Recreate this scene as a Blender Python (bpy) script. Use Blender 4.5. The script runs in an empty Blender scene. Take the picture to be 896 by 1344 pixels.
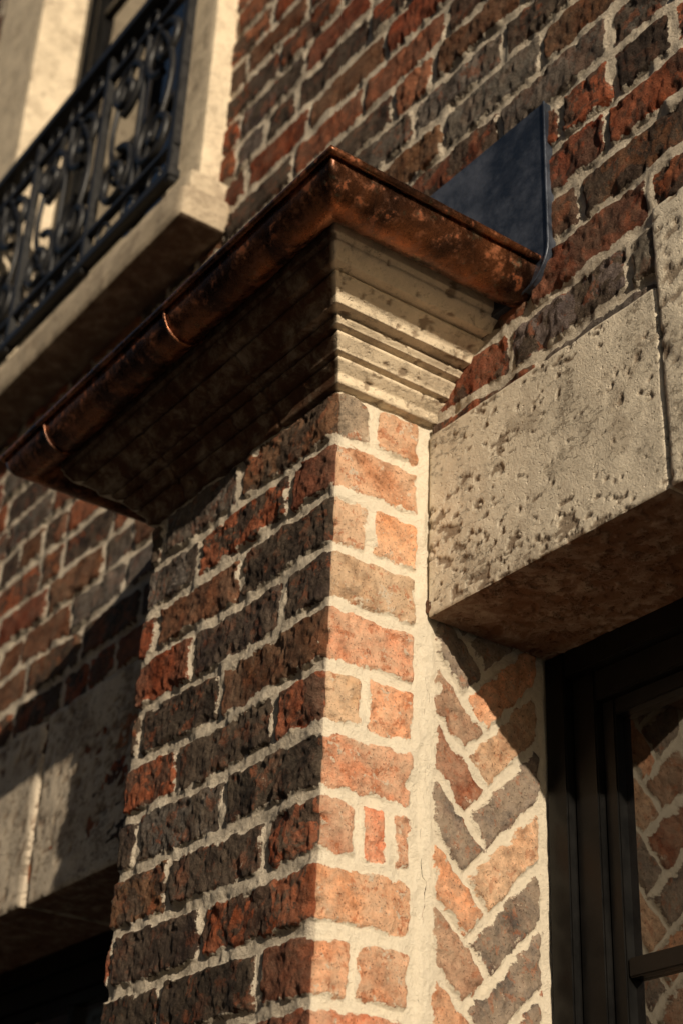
import bpy, bmesh, math, random
import numpy as np
from mathutils import Vector, Matrix
random.seed(7); RNG=np.random.default_rng(11)
sc=bpy.context.scene
# ------------------------------------------------------------------ constants (metres)
H=0.075
W=0.4512; D=0.1463; R=0.1813; ZL=-0.2033; Z0=0.0741
GROUND=-2.55
SX,SY,SZ=1.0,-0.29,0.275
# ------------------------------------------------------------------ numpy noise
def _h(ix,iy,iz,seed):
    a=(ix.astype(np.int64)*374761393+iy.astype(np.int64)*668265263+iz.astype(np.int64)*1274126177+seed*974634777)&0xFFFFFFFF
    a=((a^(a>>13))*1274126177)&0xFFFFFFFF
    a=((a^(a>>16))*668265263)&0xFFFFFFFF
    return ((a^(a>>15))&0xFFFFFF)/float(0xFFFFFF)
def vnoise(x,y,z,seed=0):
    ix=np.floor(x);iy=np.floor(y);iz=np.floor(z)
    fx=x-ix;fy=y-iy;fz=z-iz
    fx=fx*fx*(3-2*fx);fy=fy*fy*(3-2*fy);fz=fz*fz*(3-2*fz)
    r=0
    for dx in (0,1):
        wx=fx if dx else 1-fx
        for dy in (0,1):
            wy=fy if dy else 1-fy
            for dz in (0,1):
                wz=fz if dz else 1-fz
                r=r+wx*wy*wz*_h(ix+dx,iy+dy,iz+dz,seed)
    return r
def noise2(x,y,seed=0):
    ix=np.floor(x);iy=np.floor(y);fx=x-ix;fy=y-iy
    fx=fx*fx*(3-2*fx);fy=fy*fy*(3-2*fy)
    z=np.zeros_like(ix)
    return ((1-fx)*(1-fy)*_h(ix,iy,z,seed)+fx*(1-fy)*_h(ix+1,iy,z,seed)
            +(1-fx)*fy*_h(ix,iy+1,z,seed)+fx*fy*_h(ix+1,iy+1,z,seed))
def fbm2(x,y,oct=3,seed=0):
    r=0;a=1;t=0
    for o in range(oct):
        r=r+a*noise2(x*2**o+o*17.3,y*2**o+o*9.1,seed+o);t+=a;a*=.5
    return r/t
def fbm3(x,y,z,oct=3,seed=0):
    r=0;a=1;t=0
    for o in range(oct):
        s=2**o
        r=r+a*vnoise(x*s+o*7.7,y*s+o*3.3,z*s+o*5.1,seed+o);t+=a;a*=.5
    return r/t
def sstep(a,b,x):
    t=np.clip((x-a)/(b-a),0,1); return t*t*(3-2*t)
# ------------------------------------------------------------------ mesh helpers
def link(ob,parent=None):
    sc.collection.objects.link(ob)
    if parent is not None: ob.parent=parent
    return ob
def empty(name):
    e=bpy.data.objects.new(name,None); e.empty_display_size=.1; sc.collection.objects.link(e); return e
def mesh_np(name,V,F,mat,parent=None,attrs=None,smooth=True):
    me=bpy.data.meshes.new(name)
    V=np.asarray(V,dtype=np.float32);F=np.asarray(F,dtype=np.int32)
    me.vertices.add(len(V)); me.vertices.foreach_set('co',V.ravel())
    me.loops.add(F.size); me.loops.foreach_set('vertex_index',F.ravel())
    me.polygons.add(len(F)); me.polygons.foreach_set('loop_start',np.arange(0,F.size,F.shape[1],dtype=np.int32))
    me.polygons.foreach_set('loop_total',np.full(len(F),F.shape[1],dtype=np.int32))
    me.update(calc_edges=True)
    if smooth: me.polygons.foreach_set('use_smooth',np.ones(len(F),dtype=bool))
    if attrs:
        for k,a in attrs.items():
            a=np.asarray(a,dtype=np.float32)
            if a.ndim==2:
                at=me.attributes.new(k,'FLOAT_COLOR','POINT')
                b=np.ones((len(a),4),dtype=np.float32); b[:,:3]=a; at.data.foreach_set('color',b.ravel())
            else:
                at=me.attributes.new(k,'FLOAT','POINT'); at.data.foreach_set('value',a)
    me.materials.append(mat)
    me.validate()
    return link(bpy.data.objects.new(name,me),parent)
def gridfaces(nu,nv,keep=None,flip=False):
    i,j=np.meshgrid(np.arange(nu-1),np.arange(nv-1),indexing='ij')
    a=i*nv+j;b=(i+1)*nv+j;c=(i+1)*nv+j+1;d=i*nv+j+1
    F=np.stack([a,b,c,d],-1)
    if flip: F=F[...,::-1]
    if keep is not None: F=F[keep]
    return F.reshape(-1,4)
def lines(*segs):
    out=[]
    for a,b,s in segs:
        n=max(1,int(round((b-a)/s))); out.append(np.linspace(a,b,n+1)[:-1])
    out.append(np.array([segs[-1][1]])); return np.concatenate(out)
# ------------------------------------------------------------------ materials
def newmat(name):
    m=bpy.data.materials.new(name); m.use_nodes=True
    nt=m.node_tree; return m,nt,nt.nodes['Principled BSDF']
class N:
    def __init__(s,nt): s.nt=nt; s.tc=nt.nodes.new('ShaderNodeTexCoord')
    def l(s,a,b): s.nt.links.new(a,b)
    def noise(s,scale,detail=4,rough=.55,vec=None,dist=0):
        n=s.nt.nodes.new('ShaderNodeTexNoise'); n.inputs['Scale'].default_value=scale
        n.inputs['Detail'].default_value=detail; n.inputs['Roughness'].default_value=rough; n.inputs['Distortion'].default_value=dist
        s.l(vec if vec is not None else s.tc.outputs['Object'],n.inputs['Vector']); return n.outputs['Fac']
    def map(s,v,a,b,c=0,d=1,smooth=True):
        n=s.nt.nodes.new('ShaderNodeMapRange'); n.interpolation_type='SMOOTHSTEP' if smooth else 'LINEAR'
        s.l(v,n.inputs[0])
        for i,x in zip((1,2,3,4),(a,b,c,d)):
            if hasattr(x,'node'): s.l(x,n.inputs[i])
            else: n.inputs[i].default_value=x
        return n.outputs[0]
    def math(s,op,a,b=None,c=None):
        n=s.nt.nodes.new('ShaderNodeMath'); n.operation=op
        for i,x in enumerate((a,b,c)):
            if x is None: continue
            if hasattr(x,'node'): s.l(x,n.inputs[i])
            else: n.inputs[i].default_value=x
        return n.outputs[0]
    def mix(s,f,a,b,mode='MIX'):
        n=s.nt.nodes.new('ShaderNodeMix'); n.data_type='RGBA'; n.blend_type=mode
        for idx,x in ((0,f),(6,a),(7,b)):
            if hasattr(x,'node'): s.l(x,n.inputs[idx])
            elif idx==0: n.inputs[0].default_value=x
            else: n.inputs[idx].default_value=(*x,1)
        return n.outputs[2]
    def attr(s,name):
        n=s.nt.nodes.new('ShaderNodeAttribute'); n.attribute_name=name; return n
    def bump(s,hgt,dist,strength=1,normal=None):
        n=s.nt.nodes.new('ShaderNodeBump'); n.inputs['Distance'].default_value=dist; n.inputs['Strength'].default_value=strength
        s.l(hgt,n.inputs['Height'])
        if normal is not None: s.l(normal,n.inputs['Normal'])
        return n.outputs[0]
def brick_material():
    m,nt,b=newmat('old_brick_and_lime_mortar'); n=N(nt)
    col=n.attr('bcol').outputs['Color']; sd=n.attr('sd').outputs['Fac']; lime_and_sun=n.attr('lime_and_sun').outputs['Fac']; soot_and_shade=n.attr('soot_and_shade').outputs['Fac']
    n1=n.noise(70,7,.65); n2=n.noise(24,8,.68,dist=.5); n3=n.noise(330,5,.65); n4=n.noise(95,9,.72); n5=n.noise(42,5,.6)
    n6=n.noise(31,9,.72,dist=.3); n7=n.noise(17,8,.7); n8=n.noise(190,8,.75)
    lit_faces=n.map(lime_and_sun,.45,.9)  # strong on the sunlit faces, where sunlight is painted into the colour
    c=n.mix(1.0,col,n.map(n1,.3,.7,.45,1.5,False),'MULTIPLY')
    # burnt / rust blotches inside each brick
    c=n.mix(n.math('MULTIPLY',n.map(n6,.52,.57),n.math('MULTIPLY',soot_and_shade,.85)),c,n.mix(n1,(.15,.034,.013),(.34,.095,.035)))
    f=n.math('MULTIPLY',n.map(n2,.47,.53),soot_and_shade)
    c=n.mix(f,c,n.mix(n.map(n8,.35,.68),(.008,.006,.005),(.078,.054,.042)))
    # thin lime wash, doubling as painted sunlight on the lit faces
    wash=n.map(n7,.34,.60)
    c=n.mix(n.math('MULTIPLY',wash,n.math('MULTIPLY',n.math('POWER',lime_and_sun,1.8),.60)),c,(.80,.60,.42))
    # scrubbed-through red patches on the lime-washed faces
    c=n.mix(n.math('MULTIPLY',n.map(n.noise(48,9,.74,dist=.3),.55,.60),n.math('MULTIPLY',lit_faces,.65)),c,(.42,.135,.055))
    thr=n.math('SUBTRACT',.682,n.math('MULTIPLY',lime_and_sun,.13))
    fl=n.map(n.math('SUBTRACT',n.math('ADD',n.math('MULTIPLY',n4,.55),n.math('MULTIPLY',n6,.45)),thr),-.01,.025)
    c=n.mix(n.math('MULTIPLY',fl,.85),c,(.62,.52,.40))
    c=n.mix(n.map(n3,.57,.66,0,.7),c,(.040,.020,.012))
    c=n.mix(n.math('MULTIPLY',n.map(n8,.58,.68,0,.5),lit_faces),c,(.70,.48,.32))
    mo=n.mix(n.noise(26,6,.65),(.54,.455,.35),(.80,.70,.56))
    mo=n.mix(n.map(n.noise(130,6,.7),.54,.72,0,.6),mo,(.24,.175,.12))
    mo=n.mix(n.math('MULTIPLY',n.map(n2,.45,.62),n.math('MULTIPLY',soot_and_shade,.40)),mo,(.15,.11,.08))  # darker front and wall mortar: soot mixed with painted shade
    mo=n.mix(n.math('MULTIPLY',lit_faces,.82),mo,n.mix(n4,(.68,.58,.43),(.95,.86,.70)))  # paler mortar on the lit faces, sunlight painted in
    s=n.math('MULTIPLY_ADD',n.math('SUBTRACT',n3,.5),.0045,sd)
    s=n.math('MULTIPLY_ADD',n.math('SUBTRACT',n5,.53),.018,s)
    s=n.math('MULTIPLY_ADD',n.math('SUBTRACT',n4,.5),.011,s)
    mask=n.map(s,-.0004,.0010)
    n.l(n.mix(mask,mo,c),b.inputs['Base Color'])
    b.inputs['Roughness'].default_value=.85; b.inputs['Specular IOR Level'].default_value=.14
    hh=n.math('ADD',n.math('MULTIPLY',n4,.60),n.math('MULTIPLY',n3,.50))
    hh=n.math('ADD',hh,n.math('MULTIPLY',n8,.55))
    hh=n.math('ADD',hh,n.math('MULTIPLY',n.noise(900,3,.6),.25))
    n.l(n.bump(n.math('MULTIPLY',hh,n.map(lit_faces,0,1,1,.66,False)),.0066,1),b.inputs['Normal'])
    return m
def stone_material(name,ca,cb,stainc=(.13,.06,.03),dist=.003,finefac=1.0):
    m,nt,b=newmat(name); n=N(nt)
    pit=n.attr('pit').outputs['Fac']; st=n.attr('stain').outputs['Fac']
    n1=n.noise(9,6,.65); n2=n.noise(60,8,.7); n3=n.noise(420,4,.6); n4=n.noise(28,6,.7,dist=.4)
    c=n.mix(n.map(n1,.3,.7),ca,cb)
    c=n.mix(n.map(n2,.38,.68,0,.4),c,tuple(x*.62 for x in ca))
    c=n.mix(n.map(n.noise(11,9,.72),.52,.62,0,.45),c,(.32,.25,.18))
    c=n.mix(n.map(n.noise(19,9,.75),.56,.64,0,.45),c,(.19,.15,.115))
    c=n.mix(n.map(n3,.60,.75,0,.5),c,(.10,.08,.06))
    mp=n.nt.nodes.new('ShaderNodeMapping'); n.l(n.tc.outputs['Object'],mp.inputs['Vector']); mp.inputs['Scale'].default_value=(1,1,2.0)
    nf=n.noise(75,10,.76,vec=mp.outputs['Vector'])
    fine=n.map(n.math('ADD',nf,n.math('MULTIPLY',n.math('SUBTRACT',n1,.5),.55)),.580,.615)
    pits=n.math('MAXIMUM',pit,n.math('MULTIPLY',fine,.7*finefac))
    c=n.mix(n.math('MULTIPLY',pits,.72),c,n.mix(n2,(.11,.065,.04),(.24,.165,.105)))
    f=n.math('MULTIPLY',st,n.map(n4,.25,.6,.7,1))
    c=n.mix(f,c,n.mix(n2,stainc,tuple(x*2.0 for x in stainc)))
    n.l(c,b.inputs['Base Color']); b.inputs['Roughness'].default_value=.88; b.inputs['Specular IOR Level'].default_value=.15
    hh=n.math('ADD',n.math('MULTIPLY',n2,.6),n.math('MULTIPLY',n3,.4))
    hh=n.math('SUBTRACT',hh,n.math('MULTIPLY',n.map(n.noise(150,3,.5),.62,.72),.5))
    hh=n.math('SUBTRACT',hh,n.math('MULTIPLY',fine,.5*finefac))
    n.l(n.bump(hh,dist,1),b.inputs['Normal'])
    return m
def copper_material():
    m,nt,b=newmat('aged_copper'); n=N(nt)
    n1=n.noise(11,6,.62,dist=.6); n2=n.noise(60,9,.75); n3=n.noise(300,4,.6)
    c=n.mix(n.map(n1,.36,.66),(.055,.025,.015),(.28,.105,.046))
    c=n.mix(n.map(n2,.56,.615,0,.8),c,(.27,.08,.03))
    c=n.mix(n.map(n.noise(34,9,.75),.58,.66,0,.6),c,(.10,.10,.065))
    c=n.mix(n.map(n3,.57,.68,0,.55),c,(.018,.011,.008))
    n.l(c,b.inputs['Base Color'])
    n.l(n.map(n2,.35,.62,.14,.44,False),b.inputs['Roughness'])
    n.l(n.map(n2,.50,.62,.88,.2),b.inputs['Metallic'])
    n.l(n.bump(n.math('ADD',n.math('MULTIPLY',n2,.6),n.math('MULTIPLY',n3,.25)),.0010,.9),b.inputs['Normal'])
    return m
def simple_material(name,ca,cb,rough=.5,metal=0,scale=30,bump=.0006,spec=.5):
    m,nt,b=newmat(name); n=N(nt)
    n1=n.noise(scale,7,.7)
    n.l(n.mix(n.map(n1,.35,.65),ca,cb),b.inputs['Base Color'])
    n.l(n.map(n1,.3,.7,rough*.8,min(1,rough*1.25)),b.inputs['Roughness'])
    b.inputs['Metallic'].default_value=metal; b.inputs['Specular IOR Level'].default_value=spec
    n.l(n.bump(n.noise(scale*6,5,.6),bump,1),b.inputs['Normal'])
    return m
def glass_material():
    m,nt,b=newmat('window_glass'); n=N(nt)
    b.inputs['Base Color'].default_value=(.008,.006,.005,1); b.inputs['Roughness'].default_value=.02
    b.inputs['IOR'].default_value=1.9; b.inputs['Specular IOR Level'].default_value=.7
    n.l(n.bump(n.noise(6,2,.5),.005,.5),b.inputs['Normal'])
    return m
M_BRICK=brick_material()
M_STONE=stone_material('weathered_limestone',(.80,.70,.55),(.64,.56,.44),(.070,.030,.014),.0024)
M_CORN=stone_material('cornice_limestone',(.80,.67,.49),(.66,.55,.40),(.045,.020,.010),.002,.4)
M_COP=copper_material()
M_PANEL=simple_material('blackened_zinc',(.018,.024,.037),(.10,.112,.145),.42,.3,11,.0012)
M_FRAME=simple_material('black_window_paint',(.004,.0038,.0037),(.007,.0065,.006),.34,0,20,.0003,.2)
M_IRON=simple_material('wrought_iron_paint',(.010,.010,.011),(.022,.021,.021),.45,.2,60,.0006)
M_GLASS=glass_material()
M_DARK=simple_material('dark_room_interior',(.012,.010,.008),(.02,.017,.014),.9,0,3)
M_PAVE=simple_material('paving',(.10,.092,.083),(.15,.137,.123),.9,0,4,.002)
M_ROAD=simple_material('asphalt',(.045,.045,.045),(.065,.063,.06),.92,0,20,.002)
M_FAR=simple_material('sooty_brick_facade',(.10,.055,.038),(.15,.085,.06),.9,0,8,.004)
M_TRIM=simple_material('facade_stone_trim',(.26,.22,.17),(.32,.28,.22),.9,0,8,.004)
# ------------------------------------------------------------------ palettes
RUST=(.28,.068,.026); ORG=(.34,.12,.055); BRN=(.15,.062,.031); CHAR=(.040,.028,.023); GREY=(.125,.105,.093); DRED=(.17,.040,.019); TAN=(.34,.19,.12)
LORG=(.66,.30,.155); LRUST=(.56,.19,.08); LTAN=(.62,.37,.22)  # paler tones for the sunlit faces, sunlight painted into the brick colour
def pick(r,pal):
    t=0
    for c,w in pal:
        t+=w
        if r<t: return c
    return pal[-1][0]
def jit(c,rg):
    k=rg.uniform(.72,1.25); return tuple(np.clip(np.array(c)*k*rg.uniform(.93,1.07,3),0,1))
# ------------------------------------------------------------------ brick layout evaluator
def layout(U,V,rows,hj=.0055,seed=1):
    wav=(fbm2(U*5,V*5,2,seed)-.5)*.012
    Vp=V+wav
    Up=U+(fbm2(U*9+40,V*9,2,seed+5)-.5)*.009
    r=np.floor(-Vp/H).astype(int)
    fv=(-Vp/H-r)*H
    sd=np.full(U.shape,-.01); col=np.zeros(U.shape+(3,)); hg=np.zeros(U.shape); so=np.zeros(U.shape)
    for rr in np.unique(r):
        bl=rows.get(int(rr))
        if not bl: continue
        m=(r==rr)
        st=np.array([b[0] for b in bl]); en=np.array([b[1] for b in bl])
        u=Up[m]; k=np.clip(np.searchsorted(st,u+1e-9)-1,0,len(bl)-1)
        tl=np.array([math.sin(b[0]*777.7+rr*3.1) for b in bl])[k]      # slight tilt of each brick
        t2=np.array([math.sin(b[0]*431.1+rr*5.7) for b in bl])[k]      # slight height variation
        fvm=fv[m]+tl*.020*(u-(st[k]+en[k])/2)
        du=np.minimum(u-st[k],en[k]-u)
        dv=np.minimum(fvm-hj,H-hj-fvm)-.0008*(1+t2)
        rc=.005
        a=np.maximum(rc-du,0);b_=np.maximum(rc-dv,0)
        dd=np.where((du<rc)&(dv<rc),rc-np.sqrt(a*a+b_*b_),np.minimum(du,dv))
        sd[m]=dd
        C=np.array([b[2] for b in bl]); col[m]=C[k]
        hg[m]=np.array([b[3] for b in bl])[k]; so[m]=np.array([b[4] for b in bl])[k]
    return sd,col,hg,so
def relief(U,V,sd,hg,seed,res_amp=1.0,raise_m=.0040):
    e=sd+(fbm2(U*60,V*60,3,seed)-.5)*.0095
    t=sstep(-.0012,.0026,e)
    brick=.0052+hg+(fbm2(U*28,V*28,3,seed+3)-.5)*.0060+(fbm2(U*150,V*150,2,seed+8)-.5)*.0038
    chip=fbm2(U*38+9,V*38,3,seed+21); brick=brick-sstep(.58,.70,chip)*.004*sstep(.03,.0,sd)
    mort=(fbm2(U*45,V*45,4,seed+4)-.52)*.008+raise_m*sstep(.52,.72,fbm2(U*13,V*13,2,seed+6))
    return mort*(1-t)+brick*t, e
# mortar surface shared by the pier return and the jamb where they meet at Y = D
def seam(y,z): return (fbm2(y*45,z*45,4,200)-.5)*.006+.001
# ================================================================== HOUSE
house=empty('brick_house')
PAL=[(RUST,.24),(ORG,.08),(BRN,.22),(CHAR,.22),(GREY,.13),(DRED,.11)]
def random_rows(u0,u1,r0,r1,seed,pal=PAL,j=.0115):
    rg=np.random.default_rng(seed); rows={}
    for r in range(r0,r1):
        u=u0-rg.uniform(0,.2); L=[]
        while u<u1:
            w=.205 if rg.random()<.72 else .10
            w*=rg.uniform(.94,1.06)
            c=jit(pick(rg.random(),pal),rg)
            L.append((u+j/2,u+w-j/2,c,rg.uniform(-.002,.003),rg.uniform(.1,1.0)))
            u+=w
        rows[r]=L
    return rows
# ---- main wall (Y = D), facing -Y
X=lines((-2.6,-.75,.008),(-.75,-.1,.0055),(-.1,.55,.0028),(.55,2.4,.02))
Z=lines((GROUND,-.75,.02),(-.75,.75,.0042),(.75,2.9,.007),(2.9,4.4,.02))
U,V=np.meshgrid(X,Z,indexing='ij')
rows=random_rows(-2.7,2.5,-62,40,5)
sd,col,hg,so=layout(U,V,rows,hj=.0062,seed=31)
hh,e=relief(U,V,sd,hg,77)
Y=D-hh
cx=(X[1:]+X[:-1])/2; cz=(Z[1:]+Z[:-1])/2
CX,CZ=np.meshgrid(cx,cz,indexing='ij')
keep=np.ones(CX.shape,bool)
def hole(a,b,c,d): keep[(CX>a)&(CX<b)&(CZ>c)&(CZ<d)]=False
hole(0.0,1.0,-1.75,ZL+.01); hole(.012,.76,ZL-.01,.05)
hole(-1.80,-.62,-1.75,-.32)
hole(-1.62,-.70,.90,2.9)
hole(-W+.012,-.012,GROUND,.15)
mesh_np('main_wall',np.stack([U,Y,V],-1).reshape(-1,3),gridfaces(len(X),len(Z),keep),M_BRICK,house,
        dict(bcol=col.reshape(-1,3),sd=e.ravel(),lime_and_sun=(np.full(U.shape,.18)+.28*fbm2(U*3,V*3,2,9)).ravel(),soot_and_shade=so.ravel()))
# ---- pier, wrapped around left / front / right faces
ucF=D; ucR=D+W; uE=D+W+D
Us=lines((0,D,.006),(D,D+.01,.002),(D+.01,ucR-.02,.0021),(ucR-.02,ucR+.02,.0014),(ucR+.02,uE+.001,.0018))
Zs=lines((GROUND,-.80,.012),(-.80,Z0+.02,.0019))
U,V=np.meshgrid(Us,Zs,indexing='ij')
rg=np.random.default_rng(3)
front={-1:[BRN,GREY,CHAR],0:[DRED,RUST,GREY],1:[CHAR,BRN,RUST],2:[CHAR,CHAR,RUST],3:[BRN,CHAR,BRN],4:[RUST,CHAR,RUST],5:[CHAR,GREY,CHAR],
       6:[RUST,CHAR,BRN],7:[RUST,CHAR,RUST],8:[DRED,CHAR,CHAR],9:[RUST,CHAR,DRED]}
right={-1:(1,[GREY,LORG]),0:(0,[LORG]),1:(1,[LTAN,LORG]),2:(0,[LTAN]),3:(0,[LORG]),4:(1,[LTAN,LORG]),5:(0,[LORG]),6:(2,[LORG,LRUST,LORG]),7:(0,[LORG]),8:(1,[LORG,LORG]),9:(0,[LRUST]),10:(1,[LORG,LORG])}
rows={}
rend=uE-.024
cornerR={}
for r in range(-2,36):
    fc=front.get(r) or [pick(rg.random(),PAL) for _ in range(3)]
    rt=right.get(r) or (r%2,[LORG,LRUST,LORG])
    hdr=(r%2==0); L=[]
    w1=(.098 if hdr else .212)*rg.uniform(.90,1.08)
    xs=[ucR-w1]
    w2=.212*rg.uniform(.95,1.05)
    xs.append(xs[-1]-w2)
    while xs[-1]>.05: xs.append(xs[-1]-(.11 if len(xs)%2 else .2)*rg.uniform(.95,1.05))
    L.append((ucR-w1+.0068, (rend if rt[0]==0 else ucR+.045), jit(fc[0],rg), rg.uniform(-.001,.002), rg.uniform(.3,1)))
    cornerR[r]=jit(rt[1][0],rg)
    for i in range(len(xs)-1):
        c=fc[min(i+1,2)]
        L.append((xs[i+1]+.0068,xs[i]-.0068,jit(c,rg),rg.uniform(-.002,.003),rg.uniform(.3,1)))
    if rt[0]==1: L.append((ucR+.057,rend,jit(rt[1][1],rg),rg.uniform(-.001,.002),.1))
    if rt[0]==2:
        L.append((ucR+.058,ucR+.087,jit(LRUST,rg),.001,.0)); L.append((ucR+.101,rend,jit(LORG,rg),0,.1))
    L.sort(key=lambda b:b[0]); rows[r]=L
sd,col,hg,so=layout(U,V,rows,hj=.0066,seed=61)
rr=np.floor(-V/H).astype(int)
onR=U>ucR
for r,c in cornerR.items():
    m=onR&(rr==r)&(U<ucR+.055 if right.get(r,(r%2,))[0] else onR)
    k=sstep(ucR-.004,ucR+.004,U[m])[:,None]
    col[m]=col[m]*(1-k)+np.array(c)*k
sd=np.where(U>rend+.002,-.01,sd)
hh,e=relief(U,V,sd,hg*.7,5)
so=np.where(onR,so*.15,so); lime_and_sun=np.where(onR,.90,.20+.30*fbm2(U*8,V*8,2,3))  # right face painted sunlit, front painted shaded, along with lime and soot
P=np.zeros(U.shape+(2,))
mL=U<D; mF=(U>=D)&(U<=ucR); mR=U>ucR
P[mL]=np.stack([np.full(mL.sum(),-W),D-U[mL]],-1)
P[mF]=np.stack([U[mF]-D-W,np.zeros(mF.sum())],-1)
P[mR]=np.stack([np.zeros(mR.sum()),U[mR]-ucR],-1)
rc=.0045
C=np.stack([np.clip(P[...,0],-W+rc,-rc),np.clip(P[...,1],rc,9)],-1)
dd=P-C; dd/=np.linalg.norm(dd,axis=-1,keepdims=True)
cornerfade=1-.35*np.exp(-((U-ucR)/.008)**2)
hh=np.where(onR,hh*.8,hh)
ws=sstep(uE-.014,uE-.004,U); hh=hh*(1-ws)+seam(U-ucR,V)*ws
cchip=sstep(.50,.70,fbm2(U*0+3.3,V*45,3,91))*.008*np.exp(-((U-ucR)/.008)**2)
Q=C+dd*(rc+hh*cornerfade-cchip)[...,None]
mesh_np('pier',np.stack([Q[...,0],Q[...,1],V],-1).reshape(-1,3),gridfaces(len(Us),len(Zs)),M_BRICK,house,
        dict(bcol=col.reshape(-1,3),sd=e.ravel(),lime_and_sun=lime_and_sun.ravel(),soot_and_shade=so.ravel()))
# ---- herringbone jamb (X = 0, facing +X)
Ys=lines((D-.0008,D+R+.03,.0018)); Zs=lines((-1.75,-.85,.012),(-.85,ZL+.02,.0018))
U,V=np.meshgrid(Ys,Zs,indexing='ij')
bw=.052; kk=3
wu=U+(fbm2(U*14,V*14,2,71)-.5)*.007; wv=V+.03+(fbm2(U*14+5,V*14,2,72)-.5)*.007
a=((wu-D-.090)+(wv))/math.sqrt(2)/bw; b=(-(wu-D-.090)+(wv))/math.sqrt(2)/bw
i=np.floor(a);j=np.floor(b); fa=a-i; fb=b-j
m=np.mod(i-j,2*kk)
hor=m<kk
pos=np.where(hor,m+fa,(2*kk-1-m)+fb)
acr=np.where(hor,fb,fa)
jt=.0046
du=np.minimum(pos,kk-pos)*bw-jt; dv=np.minimum(acr,1-acr)*bw-jt
sd=np.minimum(du,dv)
ida=np.where(hor,i-m,i); idb=np.where(hor,j,j-(2*kk-1-m))
hv=_h(ida,idb,np.where(hor,1,2),23); hv2=_h(ida,idb,np.where(hor,1,2),29); 
pj=[LORG,TAN,LRUST,GREY,LORG,RUST,LTAN,GREY,LORG]
pidx=np.clip((hv*len(pj)).astype(int),0,len(pj)-1)
col=np.array(pj)[pidx]*(0.85+.35*hv2)[...,None]
edge=np.minimum(U-(D+.012),(D+R-.012)-U)
sd=np.minimum(sd,edge)
hh,e=relief(U,V,sd,(hv2-.5)*.004,15,raise_m=.001)
hh=hh*.85-.001
ws=1-sstep(D+.003,D+.012,U); hh=hh*(1-ws)+(seam(U,V)-.0001)*ws
mesh_np('herringbone_jamb',np.stack([hh,U,V],-1).reshape(-1,3),gridfaces(len(Ys),len(Zs)),M_BRICK,house,
        dict(bcol=col.reshape(-1,3),sd=e.ravel(),lime_and_sun=(.74+.16*ws).ravel(),soot_and_shade=np.full(U.size,.18)))  # jamb also painted paler as a sunlit face
# ------------------------------------------------------------------ rough stone boxes
def roughbox(name,lo,hi,res,mat,parent,r=.006,amp=.003,scale=25,pits=0,seed=0,stain=0.0,soffit_brown=0.0):
    lo=np.array(lo,float);hi=np.array(hi,float)
    Vs=[];Fs=[];off=0;attrs_p=[];attrs_s=[]
    for ax in range(3):
        for side in (0,1):
            a,b=[k for k in range(3) if k!=ax]
            A=lines((lo[a],hi[a],min(res,(hi[a]-lo[a])/2)));B=lines((lo[b],hi[b],min(res,(hi[b]-lo[b])/2)))
            G=np.zeros((len(A),len(B),3)); G[...,a],G[...,b]=np.meshgrid(A,B,indexing='ij'); G[...,ax]=(lo,hi)[side][ax]
            F=gridfaces(len(A),len(B),None,flip=((side==0)!=(ax==1)))
            p=G.reshape(-1,3)
            c=np.clip(p,lo+r,hi-r); d=p-c; L=np.linalg.norm(d,axis=1,keepdims=True); d=d/np.maximum(L,1e-9)
            s=scale
            nz=(fbm3(p[:,0]*s,p[:,1]*s,p[:,2]*s,4,seed)-.5)*2*amp+(fbm3(p[:,0]*4,p[:,1]*4,p[:,2]*4,2,seed+9)-.5)*amp*1.5
            pit=np.zeros(len(p))
            if pits>0:
                f=fbm3(p[:,0]*70,p[:,1]*70,p[:,2]*120,5,seed+50)
                g=fbm3(p[:,0]*7,p[:,1]*7,p[:,2]*9,2,seed+60)
                pit=sstep(.600,.635,f+(g-.5)*.50)
                nz=nz-pit*pits
            q=c+d*(r+nz[:,None])
            Vs.append(q);Fs.append(F+off);off+=len(q);attrs_p.append(pit)
            st=np.full(len(p),stain)
            if ax==2 and side==0: st[:]=max(stain,soffit_brown)  # undersides mixed towards dark brown
            attrs_s.append(st)
    return mesh_np(name,np.concatenate(Vs),np.concatenate(Fs),mat,parent,dict(pit=np.concatenate(attrs_p),stain=np.concatenate(attrs_s)))
roughbox('window_lintel',(.004,D-.007,ZL),(.404,D+R+.06,.058),.0020,M_STONE,house,r=.005,amp=.0014,pits=.0017,seed=3,soffit_brown=.95)
roughbox('lintel_end_block',(.407,D-.010,ZL-.002),(.78,D+R+.06,.165),.004,M_STONE,house,r=.006,amp=.0020,pits=.002,seed=8,soffit_brown=.95)
roughbox('right_jamb_stone',(1.0,D+.012,-1.75),(1.12,D+R+.06,ZL),.03,M_STONE,house,amp=.002,seed=9)
roughbox('right_lintel_extension',(.784,D-.004,ZL+.001),(1.25,D+R+.05,.055),.02,M_STONE,house,amp=.003,seed=10)
roughbox('window_sill_stone',(-.02,D-.05,-1.83),(1.05,D+R+.06,-1.752),.02,M_STONE,house,amp=.003,seed=11)
roughbox('left_lintel_a',(-1.045,D-.010,-.335),(-.56,D+.25,.005),.006,M_STONE,house,r=.010,amp=.004,pits=.003,seed=13,stain=.35,soffit_brown=.95)
roughbox('left_lintel_b',(-1.95,D-.014,-.335),(-1.052,D+.25,-.005),.008,M_STONE,house,r=.010,amp=.004,pits=.003,seed=14,stain=.35,soffit_brown=.95)
roughbox('left_opening_jamb',(-.645,D+.012,-1.75),(-.60,D+.25,-.34),.03,M_STONE,house,amp=.002,seed=15)
roughbox('left_opening_sill',(-1.85,D-.04,-1.83),(-.58,D+.25,-1.752),.03,M_STONE,house,amp=.003,seed=16)
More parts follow.
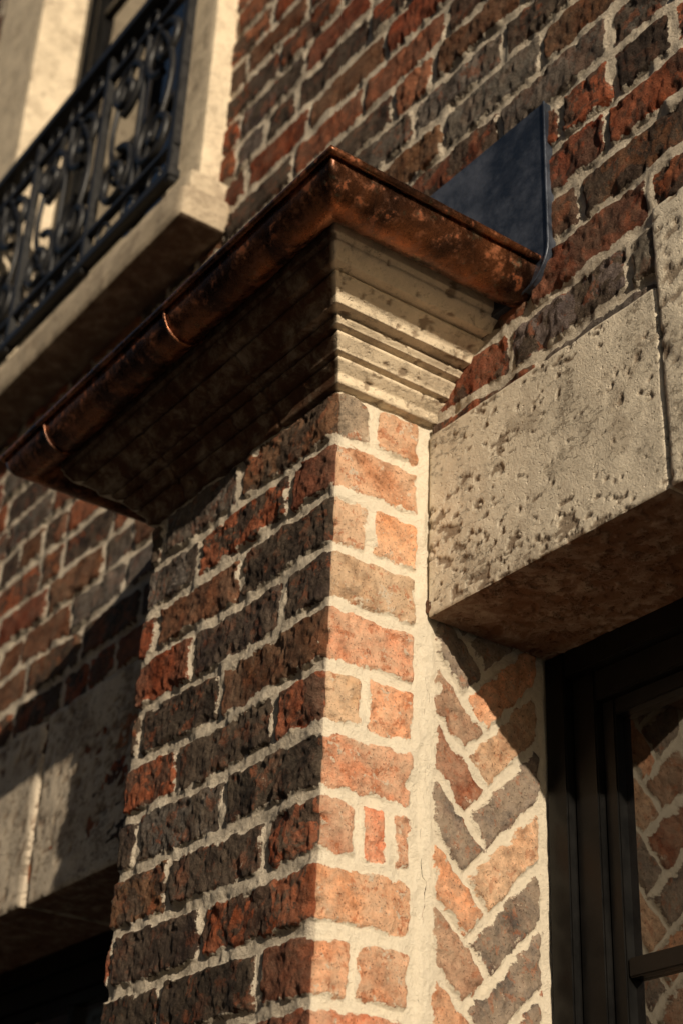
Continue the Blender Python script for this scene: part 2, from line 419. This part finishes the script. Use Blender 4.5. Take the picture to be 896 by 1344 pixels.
# ------------------------------------------------------------------ plain bevelled boxes / tubes
def boxes(name,blist,mat,parent,bev=.002):
    bm=bmesh.new()
    for lo,hi in blist:
        lo=Vector(lo);hi=Vector(hi)
        r=bmesh.ops.create_cube(bm,size=1)
        for v in r['verts']:
            v.co=Vector(((v.co.x+.5)*(hi.x-lo.x)+lo.x,(v.co.y+.5)*(hi.y-lo.y)+lo.y,(v.co.z+.5)*(hi.z-lo.z)+lo.z))
    if bev>0:
        bmesh.ops.bevel(bm,geom=bm.edges[:],offset=bev,segments=2,affect='EDGES')
    me=bpy.data.meshes.new(name);bm.to_mesh(me);bm.free();me.materials.append(mat)
    return link(bpy.data.objects.new(name,me),parent)
def tubes(name,paths,mat,parent,seg=8):
    Vs=[];Fs=[];off=0
    for pts,rad in paths:
        P=np.array(pts,float);n=len(P)
        rad=np.full(n,rad) if np.isscalar(rad) else np.array(rad)
        T=np.gradient(P,axis=0);T/=np.linalg.norm(T,axis=1,keepdims=True)
        ref=np.eye(3)[int(np.argmin(np.abs(T).max(axis=0)))]
        A=np.cross(T,ref);A/=np.linalg.norm(A,axis=1,keepdims=True);B=np.cross(T,A)
        th=np.linspace(0,2*math.pi,seg,endpoint=False)
        ring=P[:,None,:]+rad[:,None,None]*(np.cos(th)[None,:,None]*A[:,None,:]+np.sin(th)[None,:,None]*B[:,None,:])
        Vs.append(ring.reshape(-1,3))
        i,j=np.meshgrid(np.arange(n-1),np.arange(seg),indexing='ij')
        F=np.stack([i*seg+j,i*seg+(j+1)%seg,(i+1)*seg+(j+1)%seg,(i+1)*seg+j],-1).reshape(-1,4)
        Fs.append(F+off);off+=n*seg
    return mesh_np(name,np.concatenate(Vs),np.concatenate(Fs),mat,parent)
# ---- windows
YF=D+R
def window(x0,x1,z0,z1,y,bars_z=(),bars_x=(),t=(.036,.040,.022)):
    L=[];a=0
    for k,tt in enumerate(t):
        yy=y+.012*k if k<2 else y+.022
        l,r_,b,tp=x0+a,x1-a,z0+a,z1-a
        L+=[((l,yy,b),(l+tt-.001,yy+.05,tp)),((r_-tt+.001,yy,b),(r_,yy+.05,tp)),
            ((l+tt-.001,yy+.0006,tp-tt+.001),(r_-tt+.001,yy+.05,tp)),((l+tt-.001,yy+.0006,b),(r_-tt+.001,yy+.05,b+tt-.001))]
        a+=tt
    for z in bars_z: L.append(((x0+a,y+.024,z-.011),(x1-a,y+.045,z+.011)))
    for x in bars_x: L.append(((x-.011,y+.0225,z0+a),(x+.011,y+.045,z1-a)))
    f=boxes('window_frame',L,M_FRAME,house,.0018)
    g=boxes('window_glass',[((x0+a-.004,y+.036,z0+a-.004),(x1-a+.004,y+.040,z1-a+.004))],M_GLASS,house,0)
    return f,g
window(.004,.999,-1.75,ZL+.001,YF,(-.60,-1.0,-1.4),(.5,))
window(-1.80,-.645,-1.75,-.336,D+.16,(-.9,-1.3),(-1.22,))
boxes('dark_interior',[((-.4,.62,-2.0),(1.3,.66,.1)),((-2.1,.62,-2.0),(-.5,.66,-.1)),((-1.8,.60,.8),(-.4,.64,3.1))],M_DARK,house,0)
# ---- upper window with stone surround
BX=-.585
roughbox('window_surround',(-.775,D-.05,.905),(-.625,D+.16,3.05),.010,M_CORN,house,r=.006,amp=.0025,seed=21,stain=.12)
roughbox('window_surround',(-1.95,D-.05,.905),(-1.62,D+.16,3.05),.014,M_CORN,house,r=.006,amp=.0025,seed=22,stain=.12)
roughbox('window_surround_head',(-1.98,D-.055,3.052),(-.60,D+.16,3.25),.02,M_CORN,house,seed=23)
window(-1.62,-.776,.93,3.05,D+.07,(1.55,2.2),(-1.20,),t=(.03,.03,.014))
# ================================================================== CORNICE + GUTTER (swept round the pier)
def sweep(name,prof,mat,parent,amp=.0006,nscale=60,seed=0,step=.005,pits=0,stainF=0.,sharp=False,pstep=.0022):
    prof=np.array(prof,float)
    pts=[prof[0]]
    for a,b in zip(prof[:-1],prof[1:]):
        n=max(1,int(math.ceil(np.linalg.norm(b-a)/pstep)))
        for k in range(1,n+1): pts.append(a+(b-a)*k/n)
    pr=np.array(pts)
    o=pr[:,0];z=pr[:,1]
    t=np.gradient(pr,axis=0);t/=np.maximum(np.linalg.norm(t,axis=1,keepdims=True),1e-9)
    nrm=np.stack([t[:,1],-t[:,0]],-1)
    kl,kf,kr=.835,.80,1.0
    S=[]
    fr=lines((0,1,step/(D+.1)))
    for f in fr: S.append(('L',f))
    fr2=lines((0,1,step/(W+.3)))
    for f in fr2[1:]: S.append(('F',f))
    for f in fr[1:]: S.append(('R',f))
    V=np.zeros((len(S),len(o),3));ND=np.zeros((len(S),len(o),3))
    st=np.zeros((len(S),len(o)))
    for k,(s,f) in enumerate(S):
        A=np.stack([-W-o*kl,np.full_like(o,D)],-1);B=np.stack([-W-o*kl,-o*kf],-1);Cc=np.stack([o*kr,-o*kf],-1);E=np.stack([o*kr,np.full_like(o,D+.01)],-1)
        if s=='L': p=A+(B-A)*f; d=(-1,0)
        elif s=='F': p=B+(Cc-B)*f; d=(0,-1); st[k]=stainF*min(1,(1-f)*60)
        else: p=Cc+(E-Cc)*f; d=(1,0); st[k]=stainF*.06
        V[k,:,0:2]=p;V[k,:,2]=z
        ND[k,:,0]=d[0]*nrm[:,0];ND[k,:,1]=d[1]*nrm[:,0];ND[k,:,2]=nrm[:,1]
    v=V.reshape(-1,3);nz=(fbm3(v[:,0]*nscale,v[:,1]*nscale,v[:,2]*nscale,3,seed)-.5)*2*amp
    nz+=(fbm3(v[:,0]*7,v[:,1]*7,v[:,2]*7,2,seed+4)-.5)*amp*2
    pit=np.zeros(len(v))
    if pits>0:
        pit=sstep(.66,.72,fbm3(v[:,0]*75,v[:,1]*75,v[:,2]*75,3,seed+7)); nz-=pit*pits
        for xj in (-.12,-.36):
            nz-=.003*np.exp(-((v[:,0]-xj)/.0022)**2)*(v[:,1]<.001)
    v=v+ND.reshape(-1,3)*nz[:,None]
    return mesh_np(name,v,gridfaces(len(S),len(o),None,False),mat,parent,dict(pit=pit,stain=st.ravel()))
zc=Z0
prof=[(-.01,0),(.012,0),(.014,.002),(.016,.012),(.029,.0215),(.0295,.024),(.020,.0268),(.037,.0275),(.038,.030),(.050,.041),(.0505,.0435),(.040,.0458),
      (.060,.0465),(.061,.048),(.066,.052),(.066,.054),(.058,.0558),(.082,.0565),(.0835,.059),(.087,.065),(.106,.077),(.1065,.080),(.094,.0823),(.120,.083),(.122,.085),(.133,.0965),(.134,.099),(.1335,.101),(.139,.106),(.1395,.119),(-.01,.122)]
prof=[(o,zc-.001+z) for o,z in prof]
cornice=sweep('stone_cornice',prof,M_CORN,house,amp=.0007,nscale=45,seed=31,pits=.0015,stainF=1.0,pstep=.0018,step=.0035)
gutter=empty('copper_gutter')
gp=[]
gc=(.1790,.2050);gr=.0385
for k in range(25):
    a=math.pi+math.pi*k/24; gp.append((gc[0]+gr*math.cos(a),gc[1]+gr*math.sin(a)))
for k in range(1,13):
    a=math.pi+2*math.pi*k/13; gp.append((gc[0]+gr+.0052+.0052*math.cos(a),gc[1]+.0015+.0052*math.sin(-a)))
for k in range(25):
    a=2*math.pi-math.pi*k/24; gp.append((gc[0]+(gr-.002)*math.cos(a),gc[1]+(gr-.002)*math.sin(a)))
sweep('gutter_trough',gp,M_COP,gutter,amp=.0009,nscale=22,seed=41)
sweep('cornice_cap_sheet',[(.1395,.199),(.130,.201),(-.03,.206)],M_COP,gutter,amp=.0003,seed=43,pstep=.02)
boxes('pier_cap_sheet',[((-W+.02,.02,.17),(-.02,D+.01,.203))],M_COP,gutter,.003)
def strap(xs):
    out=[]
    for x in xs:
        p=[]
        for k in range(25):
            a=math.pi*.98+math.pi*1.04*k/24
            p.append((x,-(gc[0]+(gr+.002)*math.cos(a))*.80,gc[1]+(gr+.002)*math.sin(a)))
        out.append((p,.0026))
    return out
tubes('gutter_straps',strap([-.155,-.50]),M_COP,gutter)
p=[(gc[0]+gr*math.cos(a),gc[1]+gr*math.sin(a)) for a in np.linspace(math.pi,2*math.pi,25)]
me=bpy.data.meshes.new('gutter_end_cap');me.from_pydata([(o,D-.016,z) for o,z in p],[],[tuple(range(25))]);me.materials.append(M_COP);link(bpy.data.objects.new('gutter_end_cap',me),gutter)
# ---- zinc flashing panel on the wall
bm=bmesh.new()
pts=[(-.06,.17),(.188,.17)]
for k in range(9):
    a=-math.pi/2+math.pi/2*k/8; pts.append((.19+.052*math.cos(a),.222+.052*math.sin(a)))
pts+=[(.242,.452),(-.06,.455)]
vs=[bm.verts.new((x,D-.012,z)) for x,z in pts]
f=bm.faces.new(vs); 
r=bmesh.ops.extrude_face_region(bm,geom=[f]); bmesh.ops.translate(bm,verts=[v for v in r['geom'] if isinstance(v,bmesh.types.BMVert)],vec=(0,.012,0))
bmesh.ops.recalc_face_normals(bm,faces=bm.faces)
me=bpy.data.meshes.new('metal_flashing_panel');bm.to_mesh(me);bm.free();me.materials.append(M_PANEL)
panel=link(bpy.data.objects.new('metal_flashing_panel',me))
rim=[(x,D-.013,z) for x,z in pts[2:-1]]
tubes('panel_rim',[(rim,.0018)],M_PANEL,panel)
# ================================================================== BALCONY
balc=empty('balcony')
roughbox('slab',(-2.5,D-.100,.775),(BX,D+.004,.850),.010,M_CORN,balc,r=.014,amp=.003,seed=51,stain=.45,soffit_brown=.9)
roughbox('slab_moulding',(-2.5,D-.080,.851),(BX-.015,D+.004,.900),.010,M_CORN,balc,r=.008,amp=.002,seed=52,stain=.3)
rail=empty('iron_balcony_railing')
yr=D-.085
zb,zt=.925,1.50
L=[((-2.45,yr-.012,zb-.012),(-.655,yr+.012,zb+.010)),((-2.45,yr-.018,zt-.010),(-.655,yr+.018,zt+.014)),((-2.45,yr-.008,zt-.085),(-.655,yr+.008,zt-.070)),((-2.45,yr-.008,zb+.065),(-.655,yr+.008,zb+.080))]
x=-.668;k=0
posts=[]
while x>-2.45:
    posts.append(x); L.append(((x-.009,yr-.009,zb-.02),(x+.009,yr+.009,zt))); x-=.34
boxes('rails_and_posts',L,M_IRON,rail,.002)
paths=[]
def spiral(cx,cz,r0,r1,a0,turns,n=40):
    p=[]
    for k in range(n+1):
        t=k/n;a=a0+turns*2*math.pi*t;r=r0+(r1-r0)*t
        p.append((cx+r*math.cos(a),yr,cz+r*math.sin(a)))
    return p
for pxx in posts:
    c=pxx-.17
    paths.append(([(c,yr,zb+.08),(c,yr,zt-.08)],.007))
    for s in (-1,1):
        for (cz_,r0,a0,tn) in ((zb+.165,.075,math.pi/2,1.5),(zb+.405,.075,-math.pi/2,-1.5)):
            sp=spiral(0,cz_,r0,.014,a0,tn)
            sp=[(c+s*(q[0]+.080),q[1],q[2]) for q in sp]
            paths.append((sp,.0085))
        S=[]
        for k in range(31):
            t=k/30
            S.append((c+s*(.02+.10*math.sin(math.pi*t)),yr,zb+.09+(.42)*t))
        paths.append((S,.0065))
    for q in (-.10,0,.10):
        paths.append((spiral(c+q,zt-.0425,.024,.023,0,1,16),.004))
        paths.append((spiral(c+q,zb+.035,.024,.023,0,1,16),.004))
tubes('scrollwork',paths,M_IRON,rail)
# ================================================================== GROUND + STREET
def sheet(name,x0,x1,y0,y1,z,mat):
    me=bpy.data.meshes.new(name);me.from_pydata([(x0,y0,z),(x1,y0,z),(x1,y1,z),(x0,y1,z)],[],[(0,1,2,3)]);me.materials.append(mat)
    return link(bpy.data.objects.new(name,me))
sheet('ground',-400,400,-400,400,GROUND-.14,M_ROAD)
boxes('pavement',[((-30,-2.6,GROUND-.16),(30,D+.02,GROUND))],M_PAVE,None,.01)
# facing terrace across the street, added unseen behind the viewer to shade the lower sky
town=empty('added_townhouse')
yb=-9.0
boxes('added_facade',[((-26,yb-6,GROUND-.14),(7,yb,5.2))],M_FAR,town,0)
boxes('street_cornice',[((-26.2,yb-6.2,5.202),(7.2,yb+.35,5.5)),((-26.1,yb+.002,4.9),(7.1,yb+.2,5.198)),((-26.05,yb+.002,.55),(7.05,yb+.10,.75))],M_TRIM,town,.02)
sur=[];gl=[];fr=[]
for kx in range(13):
    xx=-24.6+kx*2.45
    for zz in (-1.6,1.5):
        sur+=[((xx-.12,yb+.003,zz-.15),(xx+1.22,yb+.14,zz-.02)),((xx-.12,yb+.003,zz+2.02),(xx+1.22,yb+.12,zz+2.25))]
        gl.append(((xx,yb+.004,zz),(xx+1.1,yb+.02,zz+2.0)))
        fr+=[((xx,yb+.022,zz+.96),(xx+1.1,yb+.06,zz+1.04)),((xx+.52,yb+.021,zz),(xx+.58,yb+.055,zz+2.0)),((xx,yb+.022,zz),(xx+.06,yb+.06,zz+2)),((xx+1.04,yb+.022,zz),(xx+1.1,yb+.06,zz+2))]
boxes('window_stone',sur,M_TRIM,town,.01);boxes('sash_glass',gl,M_GLASS,town,0);boxes('sash_bars',fr,M_FRAME,town,0)
# ================================================================== LIGHT
w=bpy.data.worlds.new('World');sc.world=w;w.use_nodes=True
nt=w.node_tree;bg=nt.nodes['Background']
sky=nt.nodes.new('ShaderNodeTexSky');sky.sky_type='NISHITA';sky.sun_disc=False
Svec=Vector((SX,SY,SZ)).normalized()
sky.sun_elevation=math.asin(Svec.z);sky.sun_rotation=math.atan2(Svec.x,Svec.y)
nt.links.new(sky.outputs[0],bg.inputs[0]);bg.inputs[1].default_value=.05
sl=bpy.data.lights.new('sun','SUN');sl.energy=5.0;sl.angle=math.radians(.5);sl.color=(1,.86,.66)
so_=bpy.data.objects.new('sun',sl);so_.rotation_euler=Svec.to_track_quat('Z','Y').to_euler();sc.collection.objects.link(so_)
# ================================================================== CAMERA
yaw,pt,ro=.9681,.5162,.0444
F=Vector((-math.sin(yaw)*math.cos(pt),math.cos(yaw)*math.cos(pt),math.sin(pt)))
Rv=Vector((math.cos(yaw),math.sin(yaw),0));Uv=Rv.cross(F)
R2=Rv*math.cos(ro)+Uv*math.sin(ro);U2=-Rv*math.sin(ro)+Uv*math.cos(ro)
cam=bpy.data.cameras.new('camera');co=bpy.data.objects.new('camera',cam);sc.collection.objects.link(co)
Mx=Matrix(((R2.x,U2.x,-F.x,1.3740),(R2.y,U2.y,-F.y,-.9337),(R2.z,U2.z,-F.z,-1.0530),(0,0,0,1)))
co.matrix_world=Mx
cam.sensor_fit='HORIZONTAL';cam.sensor_width=24;cam.lens=2106.87/896*24;cam.shift_y=.0075
cam.clip_start=.05;cam.clip_end=2000
cam.dof.use_dof=True;cam.dof.focus_distance=1.85;cam.dof.aperture_fstop=4.5
sc.camera=co
sc.view_settings.view_transform='Standard';sc.view_settings.look='None';sc.view_settings.exposure=0
